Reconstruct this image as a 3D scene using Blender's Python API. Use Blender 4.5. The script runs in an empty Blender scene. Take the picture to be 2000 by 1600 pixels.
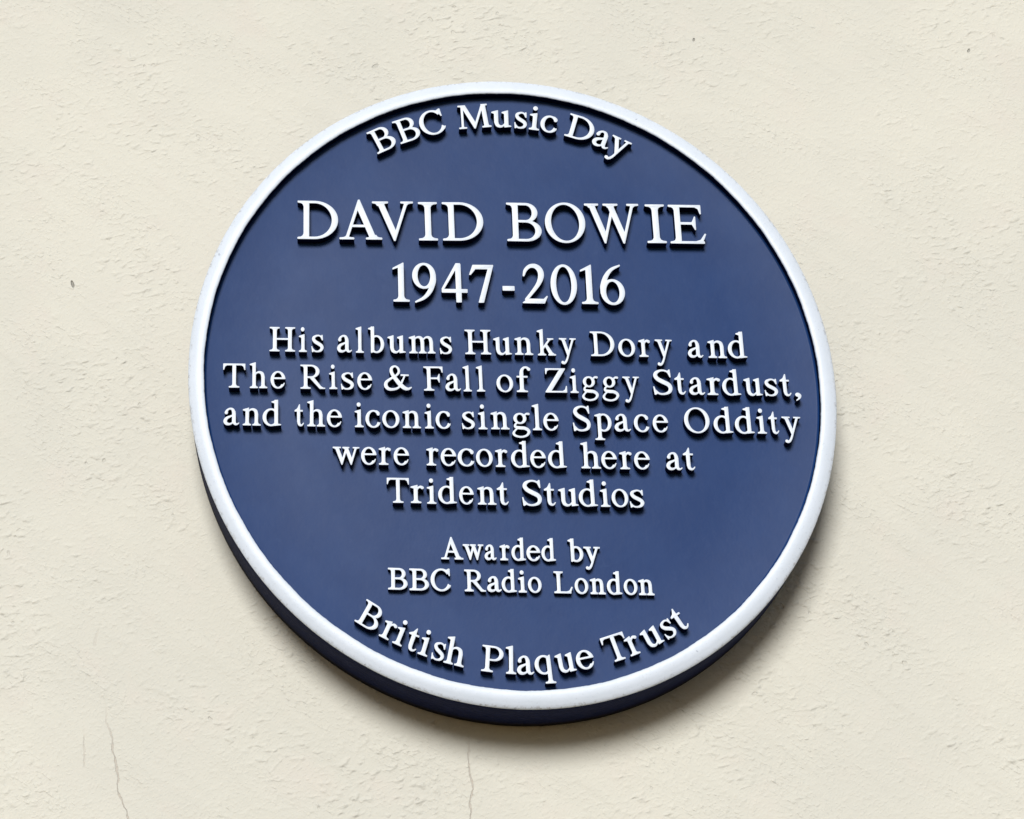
import bpy, math, random
import numpy as np
from mathutils import Matrix, Vector

# ------------------------------------------------------------------ camera, sky, sun, exposure
scene = bpy.context.scene
PZ = 2.60                      # height of the plaque's centre above the pavement
FRONT = -0.062                 # y of the rim's front (the wall's face is y = 0)
cam_data = bpy.data.cameras.new("camera")
cam = bpy.data.objects.new("camera", cam_data)
scene.collection.objects.link(cam)
cam_data.sensor_fit = 'HORIZONTAL'; cam_data.sensor_width = 36.0
cam_data.lens = 36.0*5035.035/2000.0
cam_data.shift_x = 717.85/2000.0
cam_data.shift_y = -1361.65/2000.0
cam_data.clip_start = 0.05; cam_data.clip_end = 200
# camera axes in plaque coordinates (x right, y up, z out of the wall)
AX = [(0.99786443, 0.03501292, -0.05514229), (0.00158089, 0.8310065, 0.55626046), (0.06529991, -0.5551597, 0.82917647)]
CP = (-0.151319465, -0.696569598, 1.96338971)
def pw(v): return (v[0], -v[2], v[1])
M = Matrix.Identity(4)
for c in range(3):
    a = pw(AX[c])
    for r in range(3): M[r][c] = a[r]
cw = pw(CP)
M.translation = (cw[0], cw[1]+FRONT, cw[2]+PZ)
cam.matrix_world = M
scene.camera = cam

SUN_DIR = Vector((-0.12, -0.90, 0.325)).normalized()
world = bpy.data.worlds.new("World"); scene.world = world; world.use_nodes = True
wn = world.node_tree; wn.nodes.clear()
sky = wn.nodes.new("ShaderNodeTexSky"); sky.sky_type = 'NISHITA'; sky.sun_disc = False
sky.sun_elevation = math.asin(SUN_DIR.z); sky.sun_rotation = math.atan2(SUN_DIR.x, SUN_DIR.y)
sky.air_density = 0.8; sky.dust_density = 0.6; sky.ozone_density = 1.5
bg = wn.nodes.new("ShaderNodeBackground"); bg.inputs['Strength'].default_value = 0.05
wo = wn.nodes.new("ShaderNodeOutputWorld")
wn.links.new(sky.outputs[0], bg.inputs[0]); wn.links.new(bg.outputs[0], wo.inputs[0])
sun_data = bpy.data.lights.new("sun", 'SUN'); sun_data.energy = 3.0; sun_data.angle = math.radians(20)
sun_data.color = (0.96, 0.98, 1.0)
sun = bpy.data.objects.new("sun", sun_data); scene.collection.objects.link(sun)
sun.rotation_euler = SUN_DIR.to_track_quat('Z', 'Y').to_euler(); sun.location = (-2, -4, 8)
scene.view_settings.view_transform = 'Standard'; scene.view_settings.look = 'None'
scene.view_settings.exposure = 0.07; scene.view_settings.gamma = 1.0
scene.render.film_transparent = False

# ------------------------------------------------------------------ materials
def mat(name):
    m = bpy.data.materials.new(name); m.use_nodes = True
    nt = m.node_tree; b = nt.nodes["Principled BSDF"]; return m, nt, b
class N:
    """small helper for wiring nodes"""
    def __init__(s, nt): s.nt = nt
    def link(s, a, b): s.nt.links.new(a, b)
    def new(s, t, **k):
        n = s.nt.nodes.new(t)
        for a, v in k.items(): setattr(n, a, v)
        return n
    def noise(s, vec, scale, detail=2.0, rough=0.5, dist=0.0):
        n = s.new("ShaderNodeTexNoise"); n.inputs['Scale'].default_value = scale; n.inputs['Detail'].default_value = detail
        n.inputs['Roughness'].default_value = rough; n.inputs['Distortion'].default_value = dist
        s.link(vec, n.inputs['Vector']); return n.outputs['Fac']
    def ramp(s, fac, a, b, va=0.0, vb=1.0):
        n = s.new("ShaderNodeMapRange", interpolation_type='SMOOTHSTEP'); s.link(fac, n.inputs[0])
        for i, v in enumerate((a, b, va, vb)): n.inputs[i+1].default_value = v
        return n.outputs[0]
    def math(s, op, a, b=None, c=None, clamp=False):
        n = s.new("ShaderNodeMath", operation=op); n.use_clamp = clamp
        for i, v in enumerate((a, b, c)):
            if v is None: continue
            if isinstance(v, (int, float)): n.inputs[i].default_value = v
            else: s.link(v, n.inputs[i])
        return n.outputs[0]
    def mapping(s, vec, rot=(0, 0, 0), scale=(1, 1, 1), loc=(0, 0, 0)):
        a = s.new("ShaderNodeMapping"); s.link(vec, a.inputs[0]); a.inputs['Rotation'].default_value = rot   # turn first, stretch after
        n = s.new("ShaderNodeMapping"); s.link(a.outputs[0], n.inputs[0])
        n.inputs['Location'].default_value = loc; n.inputs['Scale'].default_value = scale
        return n.outputs[0]
    def mix(s, fac, a, b):
        n = s.new("ShaderNodeMix", data_type='RGBA')
        if isinstance(fac, (int, float)): n.inputs[0].default_value = fac
        else: s.link(fac, n.inputs[0])
        for k, v in ((6, a), (7, b)):
            if isinstance(v, tuple): n.inputs[k].default_value = (*v, 1)
            else: s.link(v, n.inputs[k])
        return n.outputs[2]
    def bump(s, h, dist, strength=1.0, normal=None):
        n = s.new("ShaderNodeBump"); n.inputs['Distance'].default_value = dist; n.inputs['Strength'].default_value = strength
        s.link(h, n.inputs['Height'])
        if normal is not None: s.link(normal, n.inputs['Normal'])
        return n.outputs[0]

# ---- hand drawn serif alphabet: every glyph is a distance field built from strokes, bowls and serifs ----
XH=0.70; AS=1.07; DE=-0.36; W=0.145; T=0.062
RES=84
GX0,GX1,GY0,GY1=-0.25,1.75,-0.5,1.25
NX=int((GX1-GX0)*RES)+1; NY=int((GY1-GY0)*RES)+1
PX,PY=np.meshgrid(np.linspace(GX0,GX1,NX),np.linspace(GY0,GY1,NY))
U=np.minimum
def sub(a,b): return np.maximum(a,-b)
def inter(a,b): return np.maximum(a,b)
def poly(pts):
    pts=np.array(pts,float); n=len(pts); d=np.full(PX.shape,1e9); ins=np.zeros(PX.shape,bool)
    for i in range(n):
        a=pts[i];b=pts[(i+1)%n];e=b-a;l=e@e
        if l<1e-12: continue
        wx=PX-a[0];wy=PY-a[1];t=np.clip((wx*e[0]+wy*e[1])/l,0,1)
        d=np.minimum(d,(wx-e[0]*t)**2+(wy-e[1]*t)**2)
        c=((a[1]>PY)!=(b[1]>PY))
        if abs(e[1])>1e-12:
            ins^=c&(PX<a[0]+e[0]*(PY-a[1])/e[1])
    d=np.sqrt(d); return np.where(ins,-d,d)
def rect(x0,x1,y0,y1): return poly([(x0,y0),(x1,y0),(x1,y1),(x0,y1)])
def ell(cx,cy,rx,ry,rot=0):
    c,s=math.cos(rot),math.sin(rot); x=(PX-cx)*c+(PY-cy)*s; y=-(PX-cx)*s+(PY-cy)*c
    k0=np.sqrt((x/rx)**2+(y/ry)**2)+1e-9; k1=np.sqrt((x/rx**2)**2+(y/ry**2)**2)+1e-9
    return np.maximum(k0*(k0-1)/k1,-min(rx,ry))
def st(cp,n=14):
    cp=np.array(cp,float); P=np.vstack([2*cp[0]-cp[1],cp,2*cp[-1]-cp[-2]]); P[:,2]=np.abs(P[:,2]); out=[]
    for i in range(1,len(P)-2):
        for k in range(n):
            t=k/n; a,b,c,d=P[i-1:i+3]
            out.append(.5*((2*b)+(c-a)*t+(2*a-5*b+4*c-d)*t*t+(3*b-a-3*c+d)*t**3))
    out.append(cp[-1]); d=np.full(PX.shape,1e9)
    for x,y,w in out: d=np.minimum(d,np.sqrt((PX-x)**2+(PY-y)**2)-max(w,.02)/2)
    return d
def slab(xl,xr,y,up,wl,wr,br=.10):
    # serif at y; up=+1 rises into the stem (foot), -1 hangs (head); wl..wr stem edges
    t=T*.8*up; b=br*up
    L=[(xl,y),(xr,y),(xr,y+t)]
    if xr>wr+.02: L+=[(wr+(xr-wr)*.45,y+t+b*.12),(wr+(xr-wr)*.15,y+t+b*.4),(wr,y+t+b)]
    else: L+=[(wr,y+t+b)]
    L+=[(wl,y+t+b)]
    if xl<wl-.02: L+=[(wl-(wl-xl)*.15,y+t+b*.4),(wl-(wl-xl)*.45,y+t+b*.12),(xl,y+t)]
    else: L+=[(xl,y+t)]
    return poly(L)
def vs(x,y0,y1,bl=.15,br=.15,tl=.15,tr=.15,w=None,lean=0):
    w=w or W; d=rect(x-w/2,x+w/2,y0,y1)
    if bl or br: d=U(d,slab(x-w/2-bl,x+w/2+br,y0,1,x-w/2,x+w/2))
    if tl or tr: d=U(d,slab(x-w/2-tl,x+w/2+tr,y1,-1,x-w/2,x+w/2))
    return d
def flag(x,y,w=None,l=.13):
    w=w or W
    return poly([(x-w/2-l,y-.085),(x-w/2-l+.01,y-.045),(x-.01,y+.005),(x+w/2,y+.03),(x+w/2,y-.25),(x-w/2,y-.25),(x-w/2,y-.13),(x-w/2-.04,y-.105)])
def diag(x0,y0,x1,y1,w):  # constant horizontal width w
    return poly([(x0-w/2,y0),(x0+w/2,y0),(x1+w/2,y1),(x1-w/2,y1)])
def db(x0,cx,y0,y1,xr,w,t=None,t2=None):
    t=t or T; t2=t2 or t; cy=(y0+y1)/2
    o=U(rect(x0,cx+.003,y0,y1),inter(ell(cx,cy,xr-cx,(y1-y0)/2),cx-.12-PX))
    xi=xr-w; yi0,yi1=y0+t2,y1-t; cyi=(yi0+yi1)/2
    i=U(rect(x0,cx+.003,yi0,yi1),inter(ell(cx,cyi,xi-cx,(yi1-yi0)/2),cx-.12-PX))
    return sub(o,i)
def ring(cx,cy,rx,ry,w,t,rot=0):
    return sub(ell(cx,cy,rx,ry),ell(cx,cy,rx-w,ry-t,rot))
def ser_v(x,y,h,w,dr):   # triangular beak at bar end: x = outer edge, y bar outer y, h signed height
    return poly([(x,y),(x,y+h),(x-.03*dr,y+h),(x-w*.45*dr,y+h*.45),(x-w*dr,y+math.copysign(T,h)),(x-w*dr,y)])
def vee(xl,xr,yt,xb,yb,wl,wr,tip=.018):
    a=xl-wl/2; b=xr+wr/2; sl=((xb-tip)-a)/(yt-yb); sr=(b-(xb+tip))/(yt-yb)
    k=(b-wr-a-wl)/(sl+sr); e=.3 if yt>yb else -.3
    o=poly([(a,yt),(b,yt),(xb+tip,yb),(xb-tip,yb)])
    return sub(o,poly([(a+wl-sl*e,yt+e),(b-wr+sr*e,yt+e),(a+wl+sl*k,yt-k)]))
G={}
def g(name):
    def f(fn): G[name]=fn; return fn
    return f
@g('I')
def _(): return vs(.245,0,1,.16,.16,.16,.16)
@g('H')
def _(): return U(U(vs(.22,0,1,.14,.12,.14,.12),vs(.84,0,1,.12,.14,.12,.14)),rect(.2,.86,.48,.48+T))
@g('D')
def _(): return U(vs(.24,0,1,.16,0,.16,0),db(.24,.45,0,1,1.07,W*1.12))
@g('B')
def _(): return U(vs(.23,0,1,.15,0,.15,0),U(db(.23,.5,.49,1,.81,W*1.0),db(.23,.5,0,.49+T,.90,W*1.1)))
@g('P')
def _(): return U(vs(.23,0,1,.15,.16,.15,0),db(.23,.46,.43,1,.84,W*1.05))
@g('R')
def _():
    leg=U(poly([(.40,.46),(.58,.48),(.90,.10),(1.02,.03),(1.06,.03),(1.06,0),(.84,0)]),rect(.86,1.07,0,.045))
    return U(U(vs(.23,0,1,.15,.14,.15,0),db(.23,.46,.45,1,.83,W*1.05)),leg)
@g('O')
def _(): return ring(.54,.5,.54,.525,W*1.12,T*.9,.12)
@g('C')
def _():
    o=ring(.53,.5,.53,.525,W*1.12,T)
    o=sub(o,poly([(.62,.5),(.93,.92),(1.3,1.0),(1.3,0.1),(.98,.21)]))
    return U(U(o,poly([(.90,1.02),(.945,1.02),(.955,.70),(.925,.70),(.85,.87),(.76,.95)])),st([(.92,.16,.05),(.97,.23,.035)]))
@g('E')
def _():
    d=U(vs(.23,0,1,.15,0,.15,0),rect(.23,.82,1-T,1)); d=U(d,rect(.23,.90,0,T)); d=U(d,rect(.23,.68,.49,.49+T))
    d=U(d,ser_v(.86,1,-.24,.16,1)); d=U(d,poly([(.84,0),(.955,.25),(.915,.26),(.80,.10),(.68,T),(.68,0)]))
    return U(d,poly([(.70,.35),(.70,.70),(.675,.70),(.60,.49+T),(.60,.49),(.675,.35)]))
@g('F')
def _():
    d=U(vs(.23,0,1,.15,.15,.15,0),rect(.23,.80,1-T,1)); d=U(d,rect(.23,.66,.48,.48+T))
    d=U(d,ser_v(.84,1,-.25,.16,1))
    return U(d,poly([(.70,.34),(.70,.69),(.675,.69),(.60,.48+T),(.60,.48),(.675,.34)]))
@g('L')
def _(): return U(U(vs(.23,0,1,.15,0,.15,.15),rect(.23,.85,0,T)),poly([(.82,0),(.935,.28),(.895,.29),(.78,.11),(.64,T),(.64,0)]))
@g('T')
def _(): return U(U(U(vs(.48,0,1,.15,.15,0,0),rect(.05,.91,1-T*1.1,1)),ser_v(.95,1,-.26,.17,1)),ser_v(.01,1,-.26,.17,-1))
@g('Z')
def _():
    d=U(rect(.06,.86,1-T,1),rect(.03,.88,0,T)); d=U(d,poly([(.68,1),(.88,1),(.88,.97),(.22,0),(.02,0),(.02,.03)]))
    return U(U(d,ser_v(.05,1,-.24,.16,-1)),ser_v(.92,0,.27,.17,1))
@g('A')
def _():
    d=U(vee(.20,.90,0,.53,1.04,T*1.3,W*1.15,.02),rect(.29,.78,.32,.32+T))
    return U(U(d,slab(.02,.40,0,1,.19,.24,.05)),slab(.70,1.12,0,1,.82,.97,.07))
@g('V')
def _():
    d=vee(.20,.90,1,.57,-.03,W*1.15,T*1.3)
    return U(U(d,slab(-.0,.42,1,-1,.13,.28,.07)),slab(.74,1.07,1,-1,.87,.92,.05))
@g('W')
def _():
    d=U(vee(.18,.78,1,.51,-.03,W*1.1,T*1.2),vee(.68,1.30,1,1.01,-.03,W*1.1,T*1.2))
    return U(U(U(d,slab(.0,.38,1,-1,.11,.25,.06)),slab(.50,.90,1,-1,.62,.76,.06)),slab(1.14,1.46,1,-1,1.27,1.32,.05))
@g('M')
def _():
    d=U(diag(.20,1,.14,0,T*1.2),vee(.24,1.02,1,.62,-.02,W*1.15,T*1.3)); d=U(d,diag(1.04,1,1.09,0,W*1.1))
    d=U(d,slab(.04,.28,1,-1,.17,.30,.05)); d=U(d,slab(.98,1.20,1,-1,.98,1.11,.05))
    return U(U(d,slab(.0,.30,0,1,.11,.17,.05)),slab(.92,1.27,0,1,1.01,1.17,.06))
@g('S')
def _():
    d=st([(.69,.84,.05),(.56,.955,.065),(.38,.985,.07),(.20,.90,.115),(.15,.76,.14),(.24,.62,.155),(.42,.51,.165),(.62,.39,.155),(.68,.24,.135),(.62,.09,.11),(.44,.012,.075),(.25,.03,.065),(.11,.17,.05)])
    return U(U(d,poly([(.66,1.02),(.70,1.02),(.72,.70),(.685,.70),(.62,.86),(.58,.92)])),poly([(.08,-.02),(.12,-.02),(.22,.05),(.12,.18),(.08,.32),(.045,.32)]))
def small_o(cx,rx,w): return ring(cx,XH/2,rx,XH/2+.015,w,T*.95,.08)
@g('o')
def _(): return small_o(.36,.36,W*.98)
@g('c')
def _():
    o=sub(ring(.35,XH/2,.35,XH/2+.015,W,T),poly([(.40,.34),(.58,.66),(.9,.8),(.9,0.08),(.63,.16)]))
    return U(U(o,st([(.50,.665,.07),(.56,.59,.12),(.565,.55,.12)])),st([(.55,.10,.06),(.63,.19,.035)]))
@g('e')
def _():
    o=sub(ring(.35,XH/2,.35,XH/2+.015,W,T),rect(.40,.9,.16,.385))
    return U(U(o,rect(.10,.64,.385,.385+T)),U(rect(.56,.655,.385,.44),st([(.50,.08,.08),(.585,.13,.05),(.645,.21,.035)])))
@g('a')
def _():
    d=vs(.44,.10,.50,0,0,0,0); d=U(d,st([(.12,.51,.13),(.15,.60,.085),(.26,.675,.065),(.38,.645,.10),(.435,.53,.14)]))
    d=U(d,st([(.44,.42,.06),(.30,.36,.07),(.14,.28,.11),(.075,.16,.14),(.13,.06,.12),(.25,.035,.08),(.37,.085,.055),(.44,.16,.05)]))
    return U(d,st([(.44,.14,.14),(.49,.05,.10),(.57,.035,.06),(.645,.085,.035)]))
@g('b')
def _():
    d=U(rect(.23-W/2,.23+W/2,.03,AS),flag(.23,AS-.02)); d=U(d,poly([(.23-W/2,.12),(.23-W/2,.0),(.20,-.01),(.32,.06),(.3,.14)]))
    return U(d,inter(ring(.41,XH/2,.35,XH/2+.015,W,T*1.05),.17-PX))
@g('d')
def _():
    d=U(rect(.58-W/2,.58+W/2,.02,AS),flag(.58,AS-.02)); d=U(d,poly([(.5,.0),(.78,.03),(.78,.065),(.66,.09),(.5,.12)]))
    return U(d,inter(ring(.37,XH/2,.355,XH/2+.015,W,T*1.05),PX-.62))
@g('p')
def _():
    d=U(vs(.23,DE,XH-.02,.14,.14,0,0),flag(.23,XH)); return U(d,inter(ring(.42,XH/2,.35,XH/2+.015,W,T*1.05),.18-PX))
@g('q')
def _():
    d=U(vs(.57,DE,XH-.02,.13,.13,0,0),poly([(.5,XH-.08),(.62,XH+.02),(.64,XH+.02),(.64,XH-.2),(.5,XH-.2)])); return U(d,inter(ring(.37,XH/2,.355,XH/2+.015,W,T*1.05),PX-.61))
def arch(x0,x1): # from stem x0 over to stem x1
    return U(st([(x0,.50,.05),(x0+.11,.63,.055),(x0+.24,.665,.085),(x1-.04,.60,.13),(x1,.46,W)]),rect(x1-W/2,x1+W/2,.02,.47))
@g('n')
def _():
    d=U(vs(.20,0,XH-.04,.12,.10,0,0),flag(.20,XH)); return U(U(d,arch(.20,.61)),slab(.61-W/2-.10,.61+W/2+.12,0,1,.61-W/2,.61+W/2))
@g('h')
def _():
    d=U(vs(.20,0,AS-.04,.12,.10,0,0),flag(.20,AS-.02)); return U(U(d,arch(.20,.61)),slab(.61-W/2-.10,.61+W/2+.12,0,1,.61-W/2,.61+W/2))
@g('m')
def _():
    d=U(vs(.19,0,XH-.04,.12,.10,0,0),flag(.19,XH)); d=U(U(d,arch(.19,.58)),arch(.58,.97))
    for x in(.58,.97): d=U(d,slab(x-W/2-.09,x+W/2+.10,0,1,x-W/2,x+W/2))
    return d
@g('u')
def _():
    d=U(rect(.20-W/2,.20+W/2,.2,XH-.03),flag(.20,XH,l=.11)); d=U(d,st([(.20,.22,W),(.245,.09,.13),(.36,.03,.085),(.47,.07,.055),(.58,.19,.05)]))
    d=U(d,U(rect(.60-W/2,.60+W/2,.02,XH-.03),flag(.60,XH,l=.10))); return U(d,poly([(.52,.0),(.78,.03),(.78,.06),(.68,.09),(.52,.12)]))
@g('r')
def _():
    d=U(vs(.20,0,XH-.04,.12,.14,0,0),flag(.20,XH)); return U(d,st([(.21,.47,.05),(.29,.60,.06),(.38,.655,.085),(.46,.62,.115)]))
@g('i')
def _(): return U(U(vs(.20,0,XH-.04,.12,.12,0,0),flag(.20,XH)),ell(.185,.93,.085,.085))
@g('l')
def _(): return U(vs(.20,0,AS-.04,.12,.12,0,0),flag(.20,AS-.02))
@g('k')
def _():
    d=U(vs(.20,0,AS-.04,.12,.11,0,0),flag(.20,AS-.02)); d=U(d,diag(.24,.27,.60,XH-.02,T*1.5)); d=U(d,poly([(.33,.42),(.42,.49),(.76,.03),(.60,.0),(.56,.03)]))
    return U(U(d,slab(.47,.76,XH,-1,.56,.62,.03)),slab(.50,.85,0,1,.58,.74,.05))
@g('t')
def _():
    d=U(rect(.20-W/2,.20+W/2,.17,XH-.02),poly([(.0,XH-.05),(.0,XH-.10),(.41,XH-.10),(.41,XH-.035),(.275,XH-.035),(.265,.90),(.235,.90),(.14,XH+.03)]))
    return U(d,st([(.20,.20,W),(.225,.09,.12),(.30,.035,.085),(.38,.05,.055),(.445,.12,.035)]))
@g('f')
def _():
    d=U(vs(.20,0,.80,.13,.16,0,0),rect(.01,.44,XH-.10,XH-.035))
    return U(d,st([(.20,.74,W),(.215,.89,.12),(.30,1.01,.08),(.42,1.02,.08),(.50,.945,.12)]))
@g('s')
def _():
    d=st([(.46,.57,.045),(.38,.655,.055),(.27,.675,.06),(.14,.61,.095),(.115,.52,.115),(.18,.42,.13),(.30,.345,.135),(.42,.265,.125),(.455,.17,.115),(.40,.065,.09),(.28,.018,.06),(.16,.035,.055),(.075,.13,.045)])
    return U(U(d,poly([(.445,.70),(.48,.70),(.49,.48),(.46,.48),(.40,.60)])),poly([(.055,-.01),(.085,-.01),(.15,.05),(.085,.13),(.06,.23),(.03,.23)]))
@g('w')
def _():
    d=U(vee(.17,.58,XH,.38,-.02,W*1.0,T*1.2),vee(.54,.95,XH,.75,-.02,W*1.0,T*1.2))
    return U(U(U(d,slab(.02,.34,XH,-1,.10,.24,.04)),slab(.41,.68,XH,-1,.47,.60,.04)),slab(.82,1.08,XH,-1,.92,.97,.03))
@g('y')
def _():
    d=U(vee(.17,.66,XH,.40,-.03,W*1.0,T*1.35,.03),st([(.41,.02,.07),(.35,-.14,.075),(.28,-.26,.08),(.20,-.315,.095),(.13,-.29,.12)]))
    return U(U(d,slab(.0,.34,XH,-1,.10,.24,.04)),slab(.50,.79,XH,-1,.63,.68,.03))
@g('g')
def _():
    d=ring(.32,.465,.245,.225,.12,T); d=U(d,st([(.50,.60,.06),(.58,.66,.07),(.655,.655,.09)]))
    d=U(d,st([(.20,.28,.05),(.13,.20,.07),(.15,.11,.10),(.30,.08,.12),(.48,.07,.12),(.61,.0,.115),(.645,-.10,.10),(.55,-.23,.075),(.35,-.29,.07),(.14,-.25,.08),(.06,-.15,.09),(.12,-.03,.06),(.22,.06,.05)]))
    return d
@g('&')
def _():
    d=st([(.74,.40,.055),(.70,.25,.06),(.58,.09,.075),(.40,.02,.09),(.20,.03,.12),(.09,.15,.135),(.11,.31,.115),(.27,.45,.085),(.48,.58,.075),(.60,.72,.085),(.585,.88,.085),(.47,.98,.065),(.34,.93,.095),(.30,.80,.12),(.35,.64,.13),(.50,.42,.155),(.68,.20,.165),(.85,.07,.14),(.98,.05,.09),(1.09,.11,.05)])
    return U(U(d,diag(.70,.25,.84,.60,.06)),rect(.68,1.0,.585,.585+T))
@g('1')
def _():
    d=U(vs(.24,0,.96,.13,.14,0,0),poly([(.02,.83),(.03,.88),(.19,.965),(.24+W/2,1.03),(.24+W/2,.8),(.24-W/2,.8),(.24-W/2,.885)])); return d
@g('9')
def _():
    d=U(ring(.33,.68,.32,.34,W,T),st([(.58,.70,W),(.575,.52,W),(.48,.28,.12),(.32,.11,.085),(.09,.0,.045)])); return d
@g('6')
def _():
    d=U(ring(.34,.315,.33,.335,W,T),st([(.075,.30,W),(.085,.48,W),(.18,.72,.12),(.34,.90,.085),(.57,1.005,.045)])); return d
@g('4')
def _():
    d=U(rect(.46-W/2,.46+W/2,0,1.0),rect(.02,.70,.25,.25+T*1.55)); return U(d,poly([(.46+W/2,1.02),(.40,1.02),(.0,.36),(.0,.25),(.06,.25),(.07,.35),(.41,.88)]))
@g('7')
def _():
    d=U(poly([(.10,.985),(.64,.985),(.64,.95),(.60,.87),(.09,.87),(.07,.90)]),poly([(.50,.89),(.64,.96),(.36,.0),(.22,.0)])); return U(d,poly([(.10,.985),(.0,.72),(.045,.72),(.18,.88),(.24,.985)]))
@g('2')
def _():
    d=st([(.05,.72,.05),(.10,.86,.085),(.22,.965,.095),(.37,.965,.12),(.48,.86,.145),(.50,.70,.145),(.42,.50,.11),(.26,.29,.085),(.10,.10,.075)])
    return U(d,poly([(.0,.0),(.57,.0),(.66,.19),(.63,.20),(.55,.12),(.14,.12),(.0,.02)]))
@g('0')
def _(): return ring(.35,.5,.345,.525,W,T)
@g('-')
def _(): return poly([(0,.32),(.31,.32),(.31,.44),(0,.44)])
@g(',')
def _(): return st([(.10,.06,.16),(.145,.02,.13),(.14,-.08,.06),(.05,-.17,.03)])
def contours(d,off):
    """marching squares: closed loops of the offset outline"""
    F=d-off; F=np.where(np.abs(F)<1e-7,1e-7,F); seg={}
    ins=F<0; H=1.0/RES
    hx={};vy={}
    def hp(i,j): # edge (j,i)-(j,i+1)
        a,b=F[j,i],F[j,i+1];t=a/(a-b);return (GX0+(i+t)*H,GY0+j*H)
    def vp(i,j):
        a,b=F[j,i],F[j+1,i];t=a/(a-b);return (GX0+i*H,GY0+(j+t)*H)
    c=ins[:-1,:-1]*1+ins[:-1,1:]*2+ins[1:,1:]*4+ins[1:,:-1]*8
    nxt={};pts={}
    for j,i in zip(*np.nonzero((c>0)&(c<15))):
        k=int(c[j,i]); E={'b':('h',i,j),'r':('v',i+1,j),'t':('h',i,j+1),'l':('v',i,j)}
        # inside on the left of travel direction
        tab={1:['bl'],2:['rb'],3:['rl'],4:['tr'],5:['br' if 0 else 'bl','tr'],6:['tb'],7:['tl'],8:['lt'],9:['bt'],10:['rb','lt'],11:['rt'],12:['lr'],13:['br'],14:['lb']}
        for s in tab[k]:
            a,b=E[s[0]],E[s[1]]; nxt[a]=b
            for e in(a,b):
                if e not in pts: pts[e]=hp(e[1],e[2]) if e[0]=='h' else vp(e[1],e[2])
    loops=[]
    while nxt:
        s=next(iter(nxt)); L=[];e=s
        while e in nxt: L.append(pts[e]); e=nxt.pop(e)
        if len(L)>8: loops.append(np.array(L))
    return loops
def simplify(L,eps):
    n=len(L); k=int(np.argmax(((L-L[0])**2).sum(1)))
    def dp(a,b):
        if b<=a+1: return [a]
        P=L[a:b+1] if b<n else np.vstack([L[a:],L[:1]])
        e=P[-1]-P[0];l=np.hypot(*e)+1e-12
        dd=np.abs((P[:,0]-P[0,0])*e[1]-(P[:,1]-P[0,1])*e[0])/l
        m=int(np.argmax(dd))
        if dd[m]<eps or m==0: return [a]
        return dp(a,a+m)+dp(a+m,b)
    idx=dp(0,k)+dp(k,n); return L[idx]
_cache={}
def outline(ch,off=0.0):
    if (ch,off) in _cache: return _cache[(ch,off)]
    d=_cache.get(ch)
    if d is None: d=_cache[ch]=G[ch]()
    L=[simplify(l,.0016) for l in contours(d,off)]
    _cache[(ch,off)]=L; return L

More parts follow.
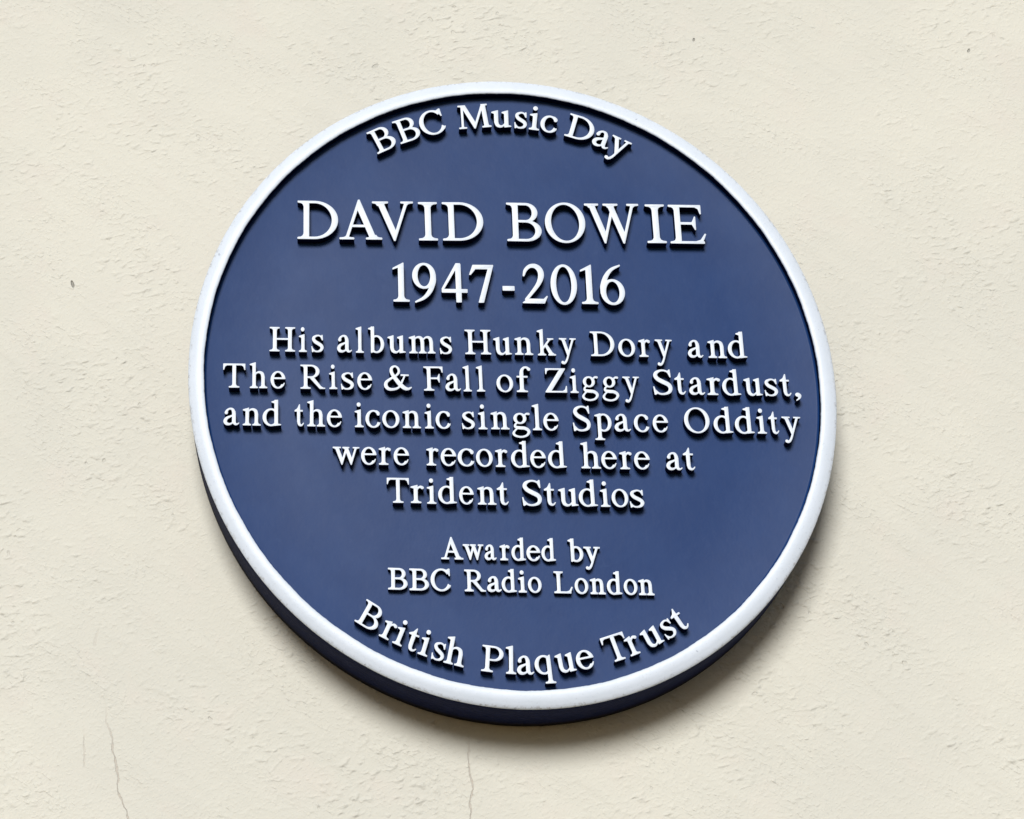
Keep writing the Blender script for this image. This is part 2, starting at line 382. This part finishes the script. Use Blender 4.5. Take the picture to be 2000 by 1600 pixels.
# text, in millimetres on the plaque: line, baseline height, cap height, letters, centres, widths
LINES = [
    ("name line", 108.06, 32.87, "DAVID BOWIE", [-148.3, -113.7, -87.6, -59.5, -31.6, 17.1, 49.9, 87.7, 122.1, 147.0], [33.3, 35.0, 33.7, 15.9, 33.3, 28.2, 32.6, 43.9, 15.9, 29.2]),
    ("dates line", 56.43, 31.97, "1947-2016", [-82.3, -63.8, -40.0, -18.4, 2.6, 23.1, 46.0, 65.9, 84.2], [13.9, 19.4, 21.0, 19.8, 10.1, 20.5, 21.3, 13.9, 19.7]),
    ("album line", 14.29, 19.72, "His albums Hunky Dory and", [-176.3, -160.2, -148.7, -127.5, -115.6, -102.8, -86.8, -66.8, -48.4, -23.3, -4.2, 12.3, 30.0, 46.3, 73.4, 92.0, 105.8, 120.5, 144.9, 161.7, 177.2], [20.8, 6.0, 10.2, 12.3, 6.8, 13.2, 14.8, 21.2, 10.2, 20.8, 14.8, 14.8, 14.7, 13.7, 19.0, 13.5, 9.5, 13.7, 12.3, 14.8, 15.0]),
    ("second album line", -15.38, 19.19, "The Rise & Fall of Ziggy Stardust,", [-213.7, -194.7, -179.5, -152.4, -136.5, -125.5, -112.0, -86.4, -58.8, -43.6, -32.5, -22.2, -3.7, 10.9, 35.7, 49.7, 61.7, 77.4, 93.5, 117.6, 130.9, 143.6, 156.5, 170.0, 186.4, 200.2, 211.3, 220.3], [18.0, 14.4, 12.2, 19.9, 6.9, 10.8, 12.2, 22.2, 15.5, 12.6, 7.1, 7.1, 13.4, 11.8, 17.3, 6.9, 13.4, 13.4, 13.3, 15.3, 8.6, 12.6, 11.0, 14.5, 14.4, 10.8, 8.6, 5.8]),
    ("single line", -45.06, 19.08, "and the iconic single Space Oddity", [-215.4, -199.7, -184.1, -162.9, -149.9, -135.8, -116.7, -106.1, -92.3, -76.3, -62.8, -52.2, -32.9, -21.8, -8.6, 7.4, 19.7, 30.3, 53.7, 69.9, 84.8, 99.2, 113.6, 141.4, 161.1, 177.2, 190.1, 199.4, 212.7], [13.0, 14.7, 15.0, 7.8, 14.6, 12.3, 7.5, 12.0, 13.8, 14.7, 7.5, 12.0, 10.6, 7.5, 14.7, 14.5, 7.8, 12.3, 14.1, 13.6, 13.0, 12.0, 12.3, 19.8, 15.0, 15.0, 7.5, 7.8, 14.7]),
    ("recording line", -74.04, 18.97, "were recorded here at", [-127.0, -109.6, -97.5, -84.8, -61.2, -48.9, -35.7, -21.7, -8.7, 5.5, 19.1, 33.6, 58.9, 72.8, 85.4, 97.5, 121.6, 133.0], [21.1, 12.4, 9.9, 12.4, 9.9, 12.4, 13.2, 13.2, 9.9, 14.5, 12.4, 14.5, 15.5, 12.4, 9.9, 12.4, 12.7, 9.2]),
    ("studio line", -102.95, 18.86, "Trident Studios", [-87.9, -73.4, -62.6, -50.6, -36.3, -20.9, -8.9, 13.0, 26.5, 40.3, 55.2, 67.9, 79.0, 91.6], [17.4, 10.8, 7.7, 14.6, 11.6, 14.7, 9.2, 15.4, 9.2, 15.4, 14.6, 7.7, 13.0, 11.5]),
    ("award line", -143.15, 15.56, "Awarded by", [-48.2, -32.4, -19.6, -8.9, 1.3, 12.4, 23.6, 43.8, 55.8], [17.2, 16.0, 9.5, 8.0, 11.2, 11.0, 11.2, 11.8, 12.9]),
    ("broadcaster line", -166.51, 15.54, "BBC Radio London", [-89.3, -73.4, -57.3, -31.9, -17.7, -6.7, 3.1, 12.2, 33.3, 46.7, 58.7, 70.9, 82.8, 94.4], [15.2, 15.2, 15.6, 16.3, 11.4, 11.7, 6.8, 10.6, 14.3, 10.6, 12.0, 11.7, 10.6, 12.0]),
]
ARCS = [
    ("top rim line", 207.4, 20.7, 1, "BBC Music Day", [-25.9, -20.06, -14.42, -5.13, 0.75, 5.01, 8.02, 11.17, 17.99, 23.08, 26.97]),
    ("bottom rim line", 226.2, 18.49, -1, "British Plaque Trust", [-30.5, -26.22, -23.77, -21.2, -18.74, -15.96, -12.8, -5.66, -2.12, 0.59, 4.21, 8.25, 12.03, 18.41, 21.72, 25.73, 29.3, 32.06]),
]
ARCW = {}
# ------------------------------------------------------------------ wall material
def polyline_mask(n, x, z, pts, width, fade=0.012):
    """a thin vertical-running line x = f(z) through pts (metres), 1 on the line, 0 off it"""
    zs = [q[1] for q in pts]; z0, z1 = min(zs), max(zs); xs = [q[0] for q in pts]; x0, x1 = min(xs)-.001, max(xs)+.001
    t = n.new("ShaderNodeMapRange"); n.link(z, t.inputs[0]); t.inputs[1].default_value = z0; t.inputs[2].default_value = z1
    fc = n.new("ShaderNodeFloatCurve"); n.link(t.outputs[0], fc.inputs['Value']); cv = fc.mapping.curves[0]
    P = sorted(((q[1]-z0)/(z1-z0), (q[0]-x0)/(x1-x0)) for q in pts)
    while len(cv.points) < len(P): cv.points.new(0.5, 0.5)
    for k, (a, b) in enumerate(P): cv.points[k].location = (a, b); cv.points[k].handle_type = 'VECTOR'
    fc.mapping.update()
    cx = n.math('MULTIPLY_ADD', fc.outputs[0], x1-x0, x0)
    d = n.math('ABSOLUTE', n.math('SUBTRACT', x, cx))
    br = n.new("ShaderNodeTexNoise"); br.inputs['Scale'].default_value = 140; br.inputs['Detail'].default_value = 3
    pos = n.new("ShaderNodeCombineXYZ"); n.link(x, pos.inputs[0]); n.link(z, pos.inputs[2]); n.link(pos.outputs[0], br.inputs['Vector'])
    d = n.math('DIVIDE', d, n.ramp(br.outputs['Fac'], .3, .66, .35, 1.35))
    m = n.ramp(d, width*.30, width, 1.0, 0.0)
    m = n.math('MULTIPLY', m, n.ramp(z, z0-.001, z0+.002, 0.0, 1.0))
    return n.math('MULTIPLY', m, n.ramp(z, z1-fade, z1, 1.0, 0.0))

def wall_material():
    m, nt, b = mat("cream_masonry_paint"); n = N(nt)
    tc = n.new("ShaderNodeTexCoord"); P = tc.outputs['Object']
    sp = n.new("ShaderNodeSeparateXYZ"); n.link(P, sp.inputs[0]); X, Z = sp.outputs[0], sp.outputs[2]
    wv = n.new("ShaderNodeTexNoise"); n.link(P, wv.inputs['Vector']); wv.inputs['Scale'].default_value = 90; wv.inputs['Detail'].default_value = 4
    wob = n.math('MULTIPLY_ADD', wv.outputs['Fac'], 0.008, -0.004)
    Xw = n.math('ADD', X, wob)
    R = math.radians
    # dabs of thick paint, brushed roughly level and rising to the right
    d1 = n.noise(n.mapping(P, rot=(0, R(14), 0), scale=(1, 1, 1.7)), 112, 1.2, .5, .15)
    d2 = n.noise(n.mapping(P, rot=(0, R(-28), 0), scale=(1, 1, 1.6), loc=(3, 0, 1)), 215, 1.2, .5, .2)
    d3 = n.noise(n.mapping(P, rot=(0, R(35), 0), scale=(1, 1, 1.8), loc=(7, 0, 2)), 360, 1.0, .5, .1)
    patch = n.ramp(n.noise(n.mapping(P, rot=(0, R(-38), 0), scale=(.6, 1, 1.5)), 11, 3.0, .6, .3), .44, .66)
    patch2 = n.ramp(n.noise(n.mapping(P, rot=(0, R(-30), 0), scale=(.7, 1, 1.4), loc=(5, 0, 9)), 17, 2.5, .55), .46, .66)
    lump = lambda v, t0, k: n.math('POWER', n.math('MULTIPLY', n.math('MAXIMUM', n.math('SUBTRACT', v, t0), 0.0), k), 1.35)
    r1 = n.math('MULTIPLY', lump(d1, .50, 3.6), n.math('MULTIPLY_ADD', patch, .80, .20))
    r2 = n.math('MULTIPLY', lump(d2, .49, 3.6), n.math('MULTIPLY_ADD', patch2, .80, .20))
    r3 = n.math('MULTIPLY', n.ramp(d3, .42, .86), .45)
    grain = n.noise(P, 420, 2.0, .5)
    broad = n.noise(n.mapping(P, rot=(0, R(-35), 0), scale=(1, 1, 1.5)), 7.5, 2.5, .5, .2)
    pock = n.ramp(n.noise(n.mapping(P, loc=(11, 0, 4)), 150, 1.0, .4), .24, .31, 1.0, 0.0)
    pock = n.math('MULTIPLY', pock, patch)
    h = n.math('ADD', n.math('MULTIPLY', r1, 1.25), n.math('MULTIPLY', r2, .62))
    h = n.math('ADD', h, n.math('MULTIPLY', r3, .42)); h = n.math('MULTIPLY_ADD', grain, .05, h)
    h = n.math('MULTIPLY_ADD', broad, 2.2, h)
    trowel = n.noise(n.mapping(P, rot=(0, R(-40), 0), scale=(.35, 1, 1.6), loc=(1, 0, 6)), 26, 2.0, .5, .3)
    h = n.math('MULTIPLY_ADD', n.ramp(trowel, .30, .75), .7, h)
    h = n.math('MULTIPLY_ADD', pock, -.55, h)
    # hairline cracks and a chip
    k = lambda L: [(a/1000, c/1000) for a, c in L]
    c1 = polyline_mask(n, Xw, Z, k([(-312.7,-228.9),(-308.6,-242.5),(-305.4,-254.6),(-301.1,-273.8),(-298.3,-285.3),(-297.1,-297.8),(-292.7,-310.8),(-288.9,-320.6),(-283,-345),(-279,-362),(-281,-400),(-272,-440)]), .0009, .05)
    c2 = polyline_mask(n, Xw, Z, k([(-38.5,-250),(-37.9,-261.1),(-37.0,-279.1),(-36.0,-293.3),(-37.9,-305.7),(-38.6,-314.4),(-36,-345),(-40,-380),(-37,-420)]), .0008, .03)
    c3 = polyline_mask(n, Xw, Z, k([(-324.9,-256.8),(-323.5,-271.4),(-322.0,-285.8)]), .0009, .010)
    c4 = polyline_mask(n, Xw, Z, k([(-316.4,-180.0),(-318.0,-189.5),(-318.7,-199.0)]), .0012, .012)
    c3 = n.math('MULTIPLY', c3, .5); c4 = n.math('MULTIPLY', c4, .35)
    crack = n.math('MAXIMUM', n.math('MAXIMUM', c1, c2), n.math('MAXIMUM', c3, c4))
    chip = None
    for (cx, cz, rx, rz, rot, amt) in ((-.3503, .0910, .0012, .0034, 20, 1.0), (.407, .3104, .0011, .0022, -25, .7), (.1756, .3189, .0010, .0018, -20, .8), (-.0985, .2915, .0034, .0016, 30, .35)):
        v = n.mapping(P, loc=(0, 0, 0))
        s_ = n.new("ShaderNodeVectorMath", operation='SUBTRACT'); n.link(P, s_.inputs[0]); s_.inputs[1].default_value = (cx, 0, cz)
        v = n.mapping(s_.outputs[0], rot=(0, R(rot), 0)); s2 = n.new("ShaderNodeVectorMath", operation='MULTIPLY'); n.link(v, s2.inputs[0]); s2.inputs[1].default_value = (1/rx, 0, 1/rz)
        ln = n.new("ShaderNodeVectorMath", operation='LENGTH'); n.link(s2.outputs[0], ln.inputs[0])
        e = n.math('MULTIPLY', n.ramp(n.math('ADD', ln.outputs['Value'], n.math('MULTIPLY', wob, 120)), .6, 1.15, 1.0, 0.0), amt)
        chip = e if chip is None else n.math('MAXIMUM', chip, e)
    h = n.math('MULTIPLY_ADD', crack, -.45, h); h = n.math('MULTIPLY_ADD', chip, -1.6, h)
    nrm = n.bump(h, WALL_BUMP)
    n.link(nrm, b.inputs['Normal'])
    tone = n.noise(P, 3.2, 4.0, .6); tone2 = n.noise(n.mapping(P, loc=(2, 0, 2)), 22, 3.0, .6)
    col = n.mix(n.ramp(tone, .38, .62), WALL_A, WALL_B)
    col = n.mix(n.math('MULTIPLY', n.ramp(tone2, .50, .75), .6), col, WALL_PINK)
    col = n.mix(n.math('MULTIPLY', crack, .36), col, (.42, .31, .24))
    col = n.mix(n.math('MULTIPLY', chip, .62), col, (.16, .145, .12))
    col = n.mix(n.math('MULTIPLY', pock, .18), col, (.42, .39, .32))
    n.link(col, b.inputs['Base Color']); b.inputs['Roughness'].default_value = .78
    b.inputs['Specular IOR Level'].default_value = .25
    return m

def blue_material():
    m, nt, b = mat("blue_gloss_enamel"); n = N(nt)
    P = n.new("ShaderNodeTexCoord").outputs['Object']
    t = n.noise(P, 26, 5.0, .65); t2 = n.noise(n.mapping(P, loc=(4, 1, 2)), 150, 3.0, .6)
    col = n.mix(n.ramp(t, .33, .68), BLUE_A, BLUE_B)
    col = n.mix(n.math('MULTIPLY', n.ramp(t2, .60, .78), .22), col, BLUE_C)
    n.link(col, b.inputs['Base Color'])
    n.link(n.ramp(n.noise(P, 40, 3.0, .6), .3, .7, .385, .40), b.inputs['Roughness'])
    b.inputs['Specular IOR Level'].default_value = .12
    b.inputs['Coat Weight'].default_value = 0.0
    hh = n.math('MULTIPLY_ADD', n.noise(P, 130, 2.0, .5), 1.0, n.math('MULTIPLY', n.noise(P, 520, 2.0, .5), .35))
    n.link(n.bump(hh, .00006), b.inputs['Normal'])
    return m

def side_material():
    m, nt, b = mat("dark_navy_enamel"); n = N(nt)
    P = n.new("ShaderNodeTexCoord").outputs['Object']
    t = n.noise(P, 170, 4.0, .7)
    c = n.mix(n.ramp(t, .4, .7), (.004, .008, .040), (.008, .014, .060))
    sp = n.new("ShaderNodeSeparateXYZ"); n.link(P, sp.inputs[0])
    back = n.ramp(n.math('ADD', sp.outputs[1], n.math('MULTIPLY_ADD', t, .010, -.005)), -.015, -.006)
    wear = n.ramp(n.noise(P, 90, 4.0, .7), .62, .72)
    c = n.mix(n.math('MULTIPLY', wear, .5), c, (.030, .034, .055))
    c = n.mix(n.math('MULTIPLY', back, .9), c, (.010, .008, .006))          # grime and painted-in contact shade along the wall joint
    n.link(c, b.inputs['Base Color'])
    b.inputs['Roughness'].default_value = .7; b.inputs['Specular IOR Level'].default_value = .06
    n.link(n.bump(n.noise(P, 260, 3.0, .6), .0010), b.inputs['Normal'])
    return m

def white_material(name, dirt):
    m, nt, b = mat(name); n = N(nt)
    P = n.new("ShaderNodeTexCoord").outputs['Object']
    t = n.noise(P, 34, 4.0, .6)
    col = n.mix(n.ramp(t, .3, .72), (.775, .82, .885), (.735, .785, .845))
    if dirt:
        sp = n.new("ShaderNodeVectorMath", operation='MULTIPLY'); n.link(P, sp.inputs[0]); sp.inputs[1].default_value = (1, 0, 1)
        ln = n.new("ShaderNodeVectorMath", operation='LENGTH'); n.link(sp.outputs[0], ln.inputs[0])
        edge = n.ramp(ln.outputs['Value'], .2468, .2502)
        spk = n.ramp(n.noise(P, 330, 3.0, .65), .50, .68)
        f = n.math('MULTIPLY', n.math('MULTIPLY', edge, spk), .85)
        col = n.mix(f, col, (.42, .41, .40))
        fine = n.ramp(n.noise(P, 700, 2.0, .5), .62, .74)
        col = n.mix(n.math('MULTIPLY', fine, .22), col, (.45, .46, .46))
        chips = n.ramp(n.noise(n.mapping(P, loc=(3, 3, 3)), 95, 3.0, .6), .71, .74)
        col = n.mix(n.math('MULTIPLY', chips, .6), col, (.36, .38, .44))
    else:
        thin = n.ramp(n.noise(P, 240, 3.0, .6), .56, .74)
        col = n.mix(n.math('MULTIPLY', thin, .30), col, (.50, .54, .62))
    n.link(col, b.inputs['Base Color'])
    b.inputs['Roughness'].default_value = .42; b.inputs['Specular IOR Level'].default_value = .45
    n.link(n.bump(n.noise(P, 210, 3.0, .6), .0002), b.inputs['Normal'])
    return m

WALL_BUMP = 0.00095
WALL_A = (.752, .714, .606); WALL_B = (.706, .674, .578); WALL_PINK = (.742, .682, .586)
BLUE_A = (.006, .034, .134); BLUE_B = (.009, .040, .147); BLUE_C = (.026, .062, .18)
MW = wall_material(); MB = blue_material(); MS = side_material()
MR = white_material("white_rim_enamel", True); ML = white_material("white_letter_enamel", False)

# ------------------------------------------------------------------ helpers for objects
def link(name, me, parent=None):
    o = bpy.data.objects.new(name, me); scene.collection.objects.link(o)
    if parent: o.parent = parent
    return o
def lathe(profile, seg, close=False):
    """turn a list of (radius, depth-out-of-wall) about the plaque axis; local y = -depth"""
    V = []; F = []; k = len(profile)
    for i in range(seg):
        a = 2*math.pi*i/seg
        for r, d in profile: V.append((r*math.cos(a), -d, r*math.sin(a)))
    for i in range(seg):
        j = (i+1) % seg
        for q in range(k-1): F.append((i*k+q, i*k+q+1, j*k+q+1, j*k+q))
        if close: F.append((i*k+k-1, i*k, j*k, j*k+k-1))
    me = bpy.data.meshes.new("m"); me.from_pydata(V, [], F); me.update(); return me
def recalc(me, smooth=True):
    import bmesh
    bm = bmesh.new(); bm.from_mesh(me); bmesh.ops.remove_doubles(bm, verts=bm.verts, dist=1e-7)
    bmesh.ops.recalc_face_normals(bm, faces=bm.faces); bm.to_mesh(me); bm.free()
    if smooth: me.shade_smooth(); me.set_sharp_from_angle(angle=math.radians(38))

# ------------------------------------------------------------------ the wall
WX, WZ0, WZ1, TH = 4.5, 0.0, 6.5, 0.30
v = [(-WX, 0, WZ0-PZ), (WX, 0, WZ0-PZ), (WX, 0, WZ1-PZ), (-WX, 0, WZ1-PZ), (-WX, TH, WZ0-PZ), (WX, TH, WZ0-PZ), (WX, TH, WZ1-PZ), (-WX, TH, WZ1-PZ)]
me = bpy.data.meshes.new("wall"); me.from_pydata(v, [], [(0, 1, 2, 3), (5, 4, 7, 6), (4, 0, 3, 7), (1, 5, 6, 2), (3, 2, 6, 7), (4, 5, 1, 0)]); me.update()
me.materials.append(MW)
wall = link("wall", me); wall.location = (0, 0, PZ)
wall['label'] = "cream painted rendered wall with hairline cracks, behind the blue plaque"; wall['category'] = "wall"

# ------------------------------------------------------------------ the plaque
plaque = bpy.data.objects.new("plaque", None); scene.collection.objects.link(plaque)
plaque.empty_display_size = .1; plaque.location = (0, 0, PZ)
plaque['label'] = "round blue memorial plaque with white rim and raised white lettering, fixed to the cream wall"
plaque['category'] = "plaque"
D0 = -FRONT; FACE = D0-0.0100; LT = D0-0.0008; RI = 0.2378; RO = 0.2500
# casting: back, thick side, shoulder under the rim
prof = [(0.0, 0.0006), (0.2485, 0.0006), (0.2492, 0.0015), (0.2494, 0.0120), (0.2495, 0.0400), (0.2496, D0-.0050), (0.2492, D0-.0044), (0.2480, D0-.0042), (RI+.0012, D0-.0042), (RI+.0010, FACE-.001), (0.0, FACE-.001)]
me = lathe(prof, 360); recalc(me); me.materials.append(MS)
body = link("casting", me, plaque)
# blue face, a disc with a small fillet where it meets the rim
prof = [(0.0, FACE-.0006), (0.0, FACE), (.06, FACE), (.12, FACE), (.18, FACE), (RI-.0022, FACE), (RI-.0009, FACE+.0002), (RI-.0001, FACE+.0010), (RI-.0001, FACE-.0006)]
me = lathe(prof[1:], 360); recalc(me); me.materials.append(MB)
face = link("face", me, plaque)
# inner wall of the rim, dark blue, and the white rim itself
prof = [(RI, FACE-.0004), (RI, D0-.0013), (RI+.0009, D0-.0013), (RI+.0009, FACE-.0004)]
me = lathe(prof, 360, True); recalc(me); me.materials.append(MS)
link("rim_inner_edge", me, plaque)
def rim_mesh():
    rng = np.random.default_rng(4); seg = 720
    wob = np.zeros(seg); a = np.arange(seg)/seg*2*math.pi
    for k in (9, 17, 31, 53, 88, 140): wob += np.sin(k*a+rng.uniform(0, 6.28))*(.00016/(k/30)**.35)*rng.uniform(.5, 1.2)
    base = [(RI-.0002, D0-.0014), (RI-.0002, D0-.0009), (RI+.0001, D0-.0004), (RI+.0008, D0), (RI+.0030, D0+.0001), (RI+.0058, D0-.0002), (RI+.0075, D0-.0008), (RI+.0095, D0-.0017), (RI+.0114, D0-.0027), (RO-.0003, D0-.0034), (RO, D0-.0042), (RO-.0008, D0-.0050), (RI+.0011, D0-.0048), (RI+.0010, D0-.0014)]
    V = []; F = []; k = len(base)
    for i in range(seg):
        for q, (r, d) in enumerate(base):
            dd = d+(wob[i] if q in (10, 11) else 0); rr = r+(wob[(i*3) % seg]*.5 if q < 3 else 0); V.append((rr*math.cos(a[i]), -dd, rr*math.sin(a[i])))
    for i in range(seg):
        j = (i+1) % seg
        for q in range(k):
            F.append((i*k+q, i*k+(q+1) % k, j*k+(q+1) % k, j*k+q))
    me = bpy.data.meshes.new("rim"); me.from_pydata(V, [], F); me.update(); recalc(me); me.materials.append(MR); return me
link("rim", rim_mesh(), plaque)

# ------------------------------------------------------------------ lettering
def letter_mesh(ch, cap, width, off, lt):
    """solid raised letter, metres; origin at the middle of its foot, front towards -y"""
    bev = .00026; REL = lt-FACE+.0006
    L = outline(ch, off-bev/cap); A = np.concatenate(L); x0, x1 = A[:, 0].min(), A[:, 0].max()
    bb = (x1-x0)*cap+2*bev
    sx = 1.0 if width is None else min(1.22, max(.80, (width-.0005)/bb))
    cu = bpy.data.curves.new("c", 'CURVE'); cu.dimensions = '2D'; cu.fill_mode = 'BOTH'
    cu.extrude = REL/2-bev; cu.bevel_depth = bev; cu.bevel_resolution = 1
    for l in L:
        s = cu.splines.new('POLY'); s.points.add(len(l)-1)
        co = np.zeros((len(l), 4)); co[:, 0] = (l[:, 0]-(x0+x1)/2)*cap*sx; co[:, 1] = l[:, 1]*cap; co[:, 3] = 1
        s.points.foreach_set('co', co.ravel()); s.use_cyclic_u = True
    o = bpy.data.objects.new("tmp", cu); scene.collection.objects.link(o)
    bpy.context.view_layer.update()
    me = bpy.data.meshes.new_from_object(o.evaluated_get(bpy.context.evaluated_depsgraph_get()))
    bpy.data.objects.remove(o); bpy.data.curves.remove(cu)
    n = len(me.vertices); co = np.empty(n*3); me.vertices.foreach_get('co', co); co = co.reshape(-1, 3)
    # draft: the letter spreads a little towards its foot
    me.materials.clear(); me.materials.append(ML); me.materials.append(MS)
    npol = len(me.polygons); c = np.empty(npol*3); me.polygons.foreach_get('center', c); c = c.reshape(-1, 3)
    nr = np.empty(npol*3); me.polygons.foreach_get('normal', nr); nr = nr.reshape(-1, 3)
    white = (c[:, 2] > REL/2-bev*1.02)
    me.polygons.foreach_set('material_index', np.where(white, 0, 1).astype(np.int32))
    out = np.stack([co[:, 0], -co[:, 2]-(FACE-.0006)-REL/2, co[:, 1]], 1)
    me.vertices.foreach_set('co', out.ravel()); me.update()
    import bmesh
    bm = bmesh.new(); bm.from_mesh(me); bmesh.ops.remove_doubles(bm, verts=bm.verts, dist=1e-7)
    bmesh.ops.recalc_face_normals(bm, faces=bm.faces); bm.to_mesh(me); bm.free()
    me.shade_smooth(); me.set_sharp_from_angle(angle=math.radians(40))
    return me
KIND = {'-': 'hyphen', ',': 'comma', '&': 'ampersand'}
OFF = {"name line": .003, "dates line": .003, "album line": .008, "second album line": .008, "single line": .008, "recording line": .008, "studio line": .008, "award line": .020, "broadcaster line": .020, "top rim line": .012, "bottom rim line": .010}
SMALL = ("award line", "broadcaster line")
memo = {}; rnd = random.Random(7)
def put(ch, line, cap, width, mat_local):
    key = (ch, line)
    if key not in memo: memo[key] = letter_mesh(ch, cap, width, OFF[line], LT-.0035 if line in SMALL else LT); memo[key].name = "letter"
    name = KIND.get(ch, 'digit' if ch.isdigit() else 'letter')
    o = link(name, memo[key], plaque); o.matrix_local = mat_local
    return o
for line, Y, cap, text, xs, ws in LINES:
    for ch, x, w in zip(text.replace(' ', ''), xs, ws):
        put(ch, line, cap/1000, w/1000, Matrix.Translation((x/1000, rnd.uniform(-.0003, .0003), (Y+rnd.uniform(-.12, .12))/1000)) @ Matrix.Rotation(math.radians(rnd.uniform(-.5, .5)), 4, 'Y'))
for line, rad, cap, sg, text, angs in ARCS:
    for ch, a in zip(text.replace(' ', ''), angs):
        t = math.radians(a)
        x = rad/1000*math.sin(t); z = rad/1000*math.cos(t)*sg
        put(ch, line, cap/1000, ARCW.get((ch, line), None), Matrix.Translation((x, 0, z)) @ Matrix.Rotation(t*sg, 4, 'Y'))
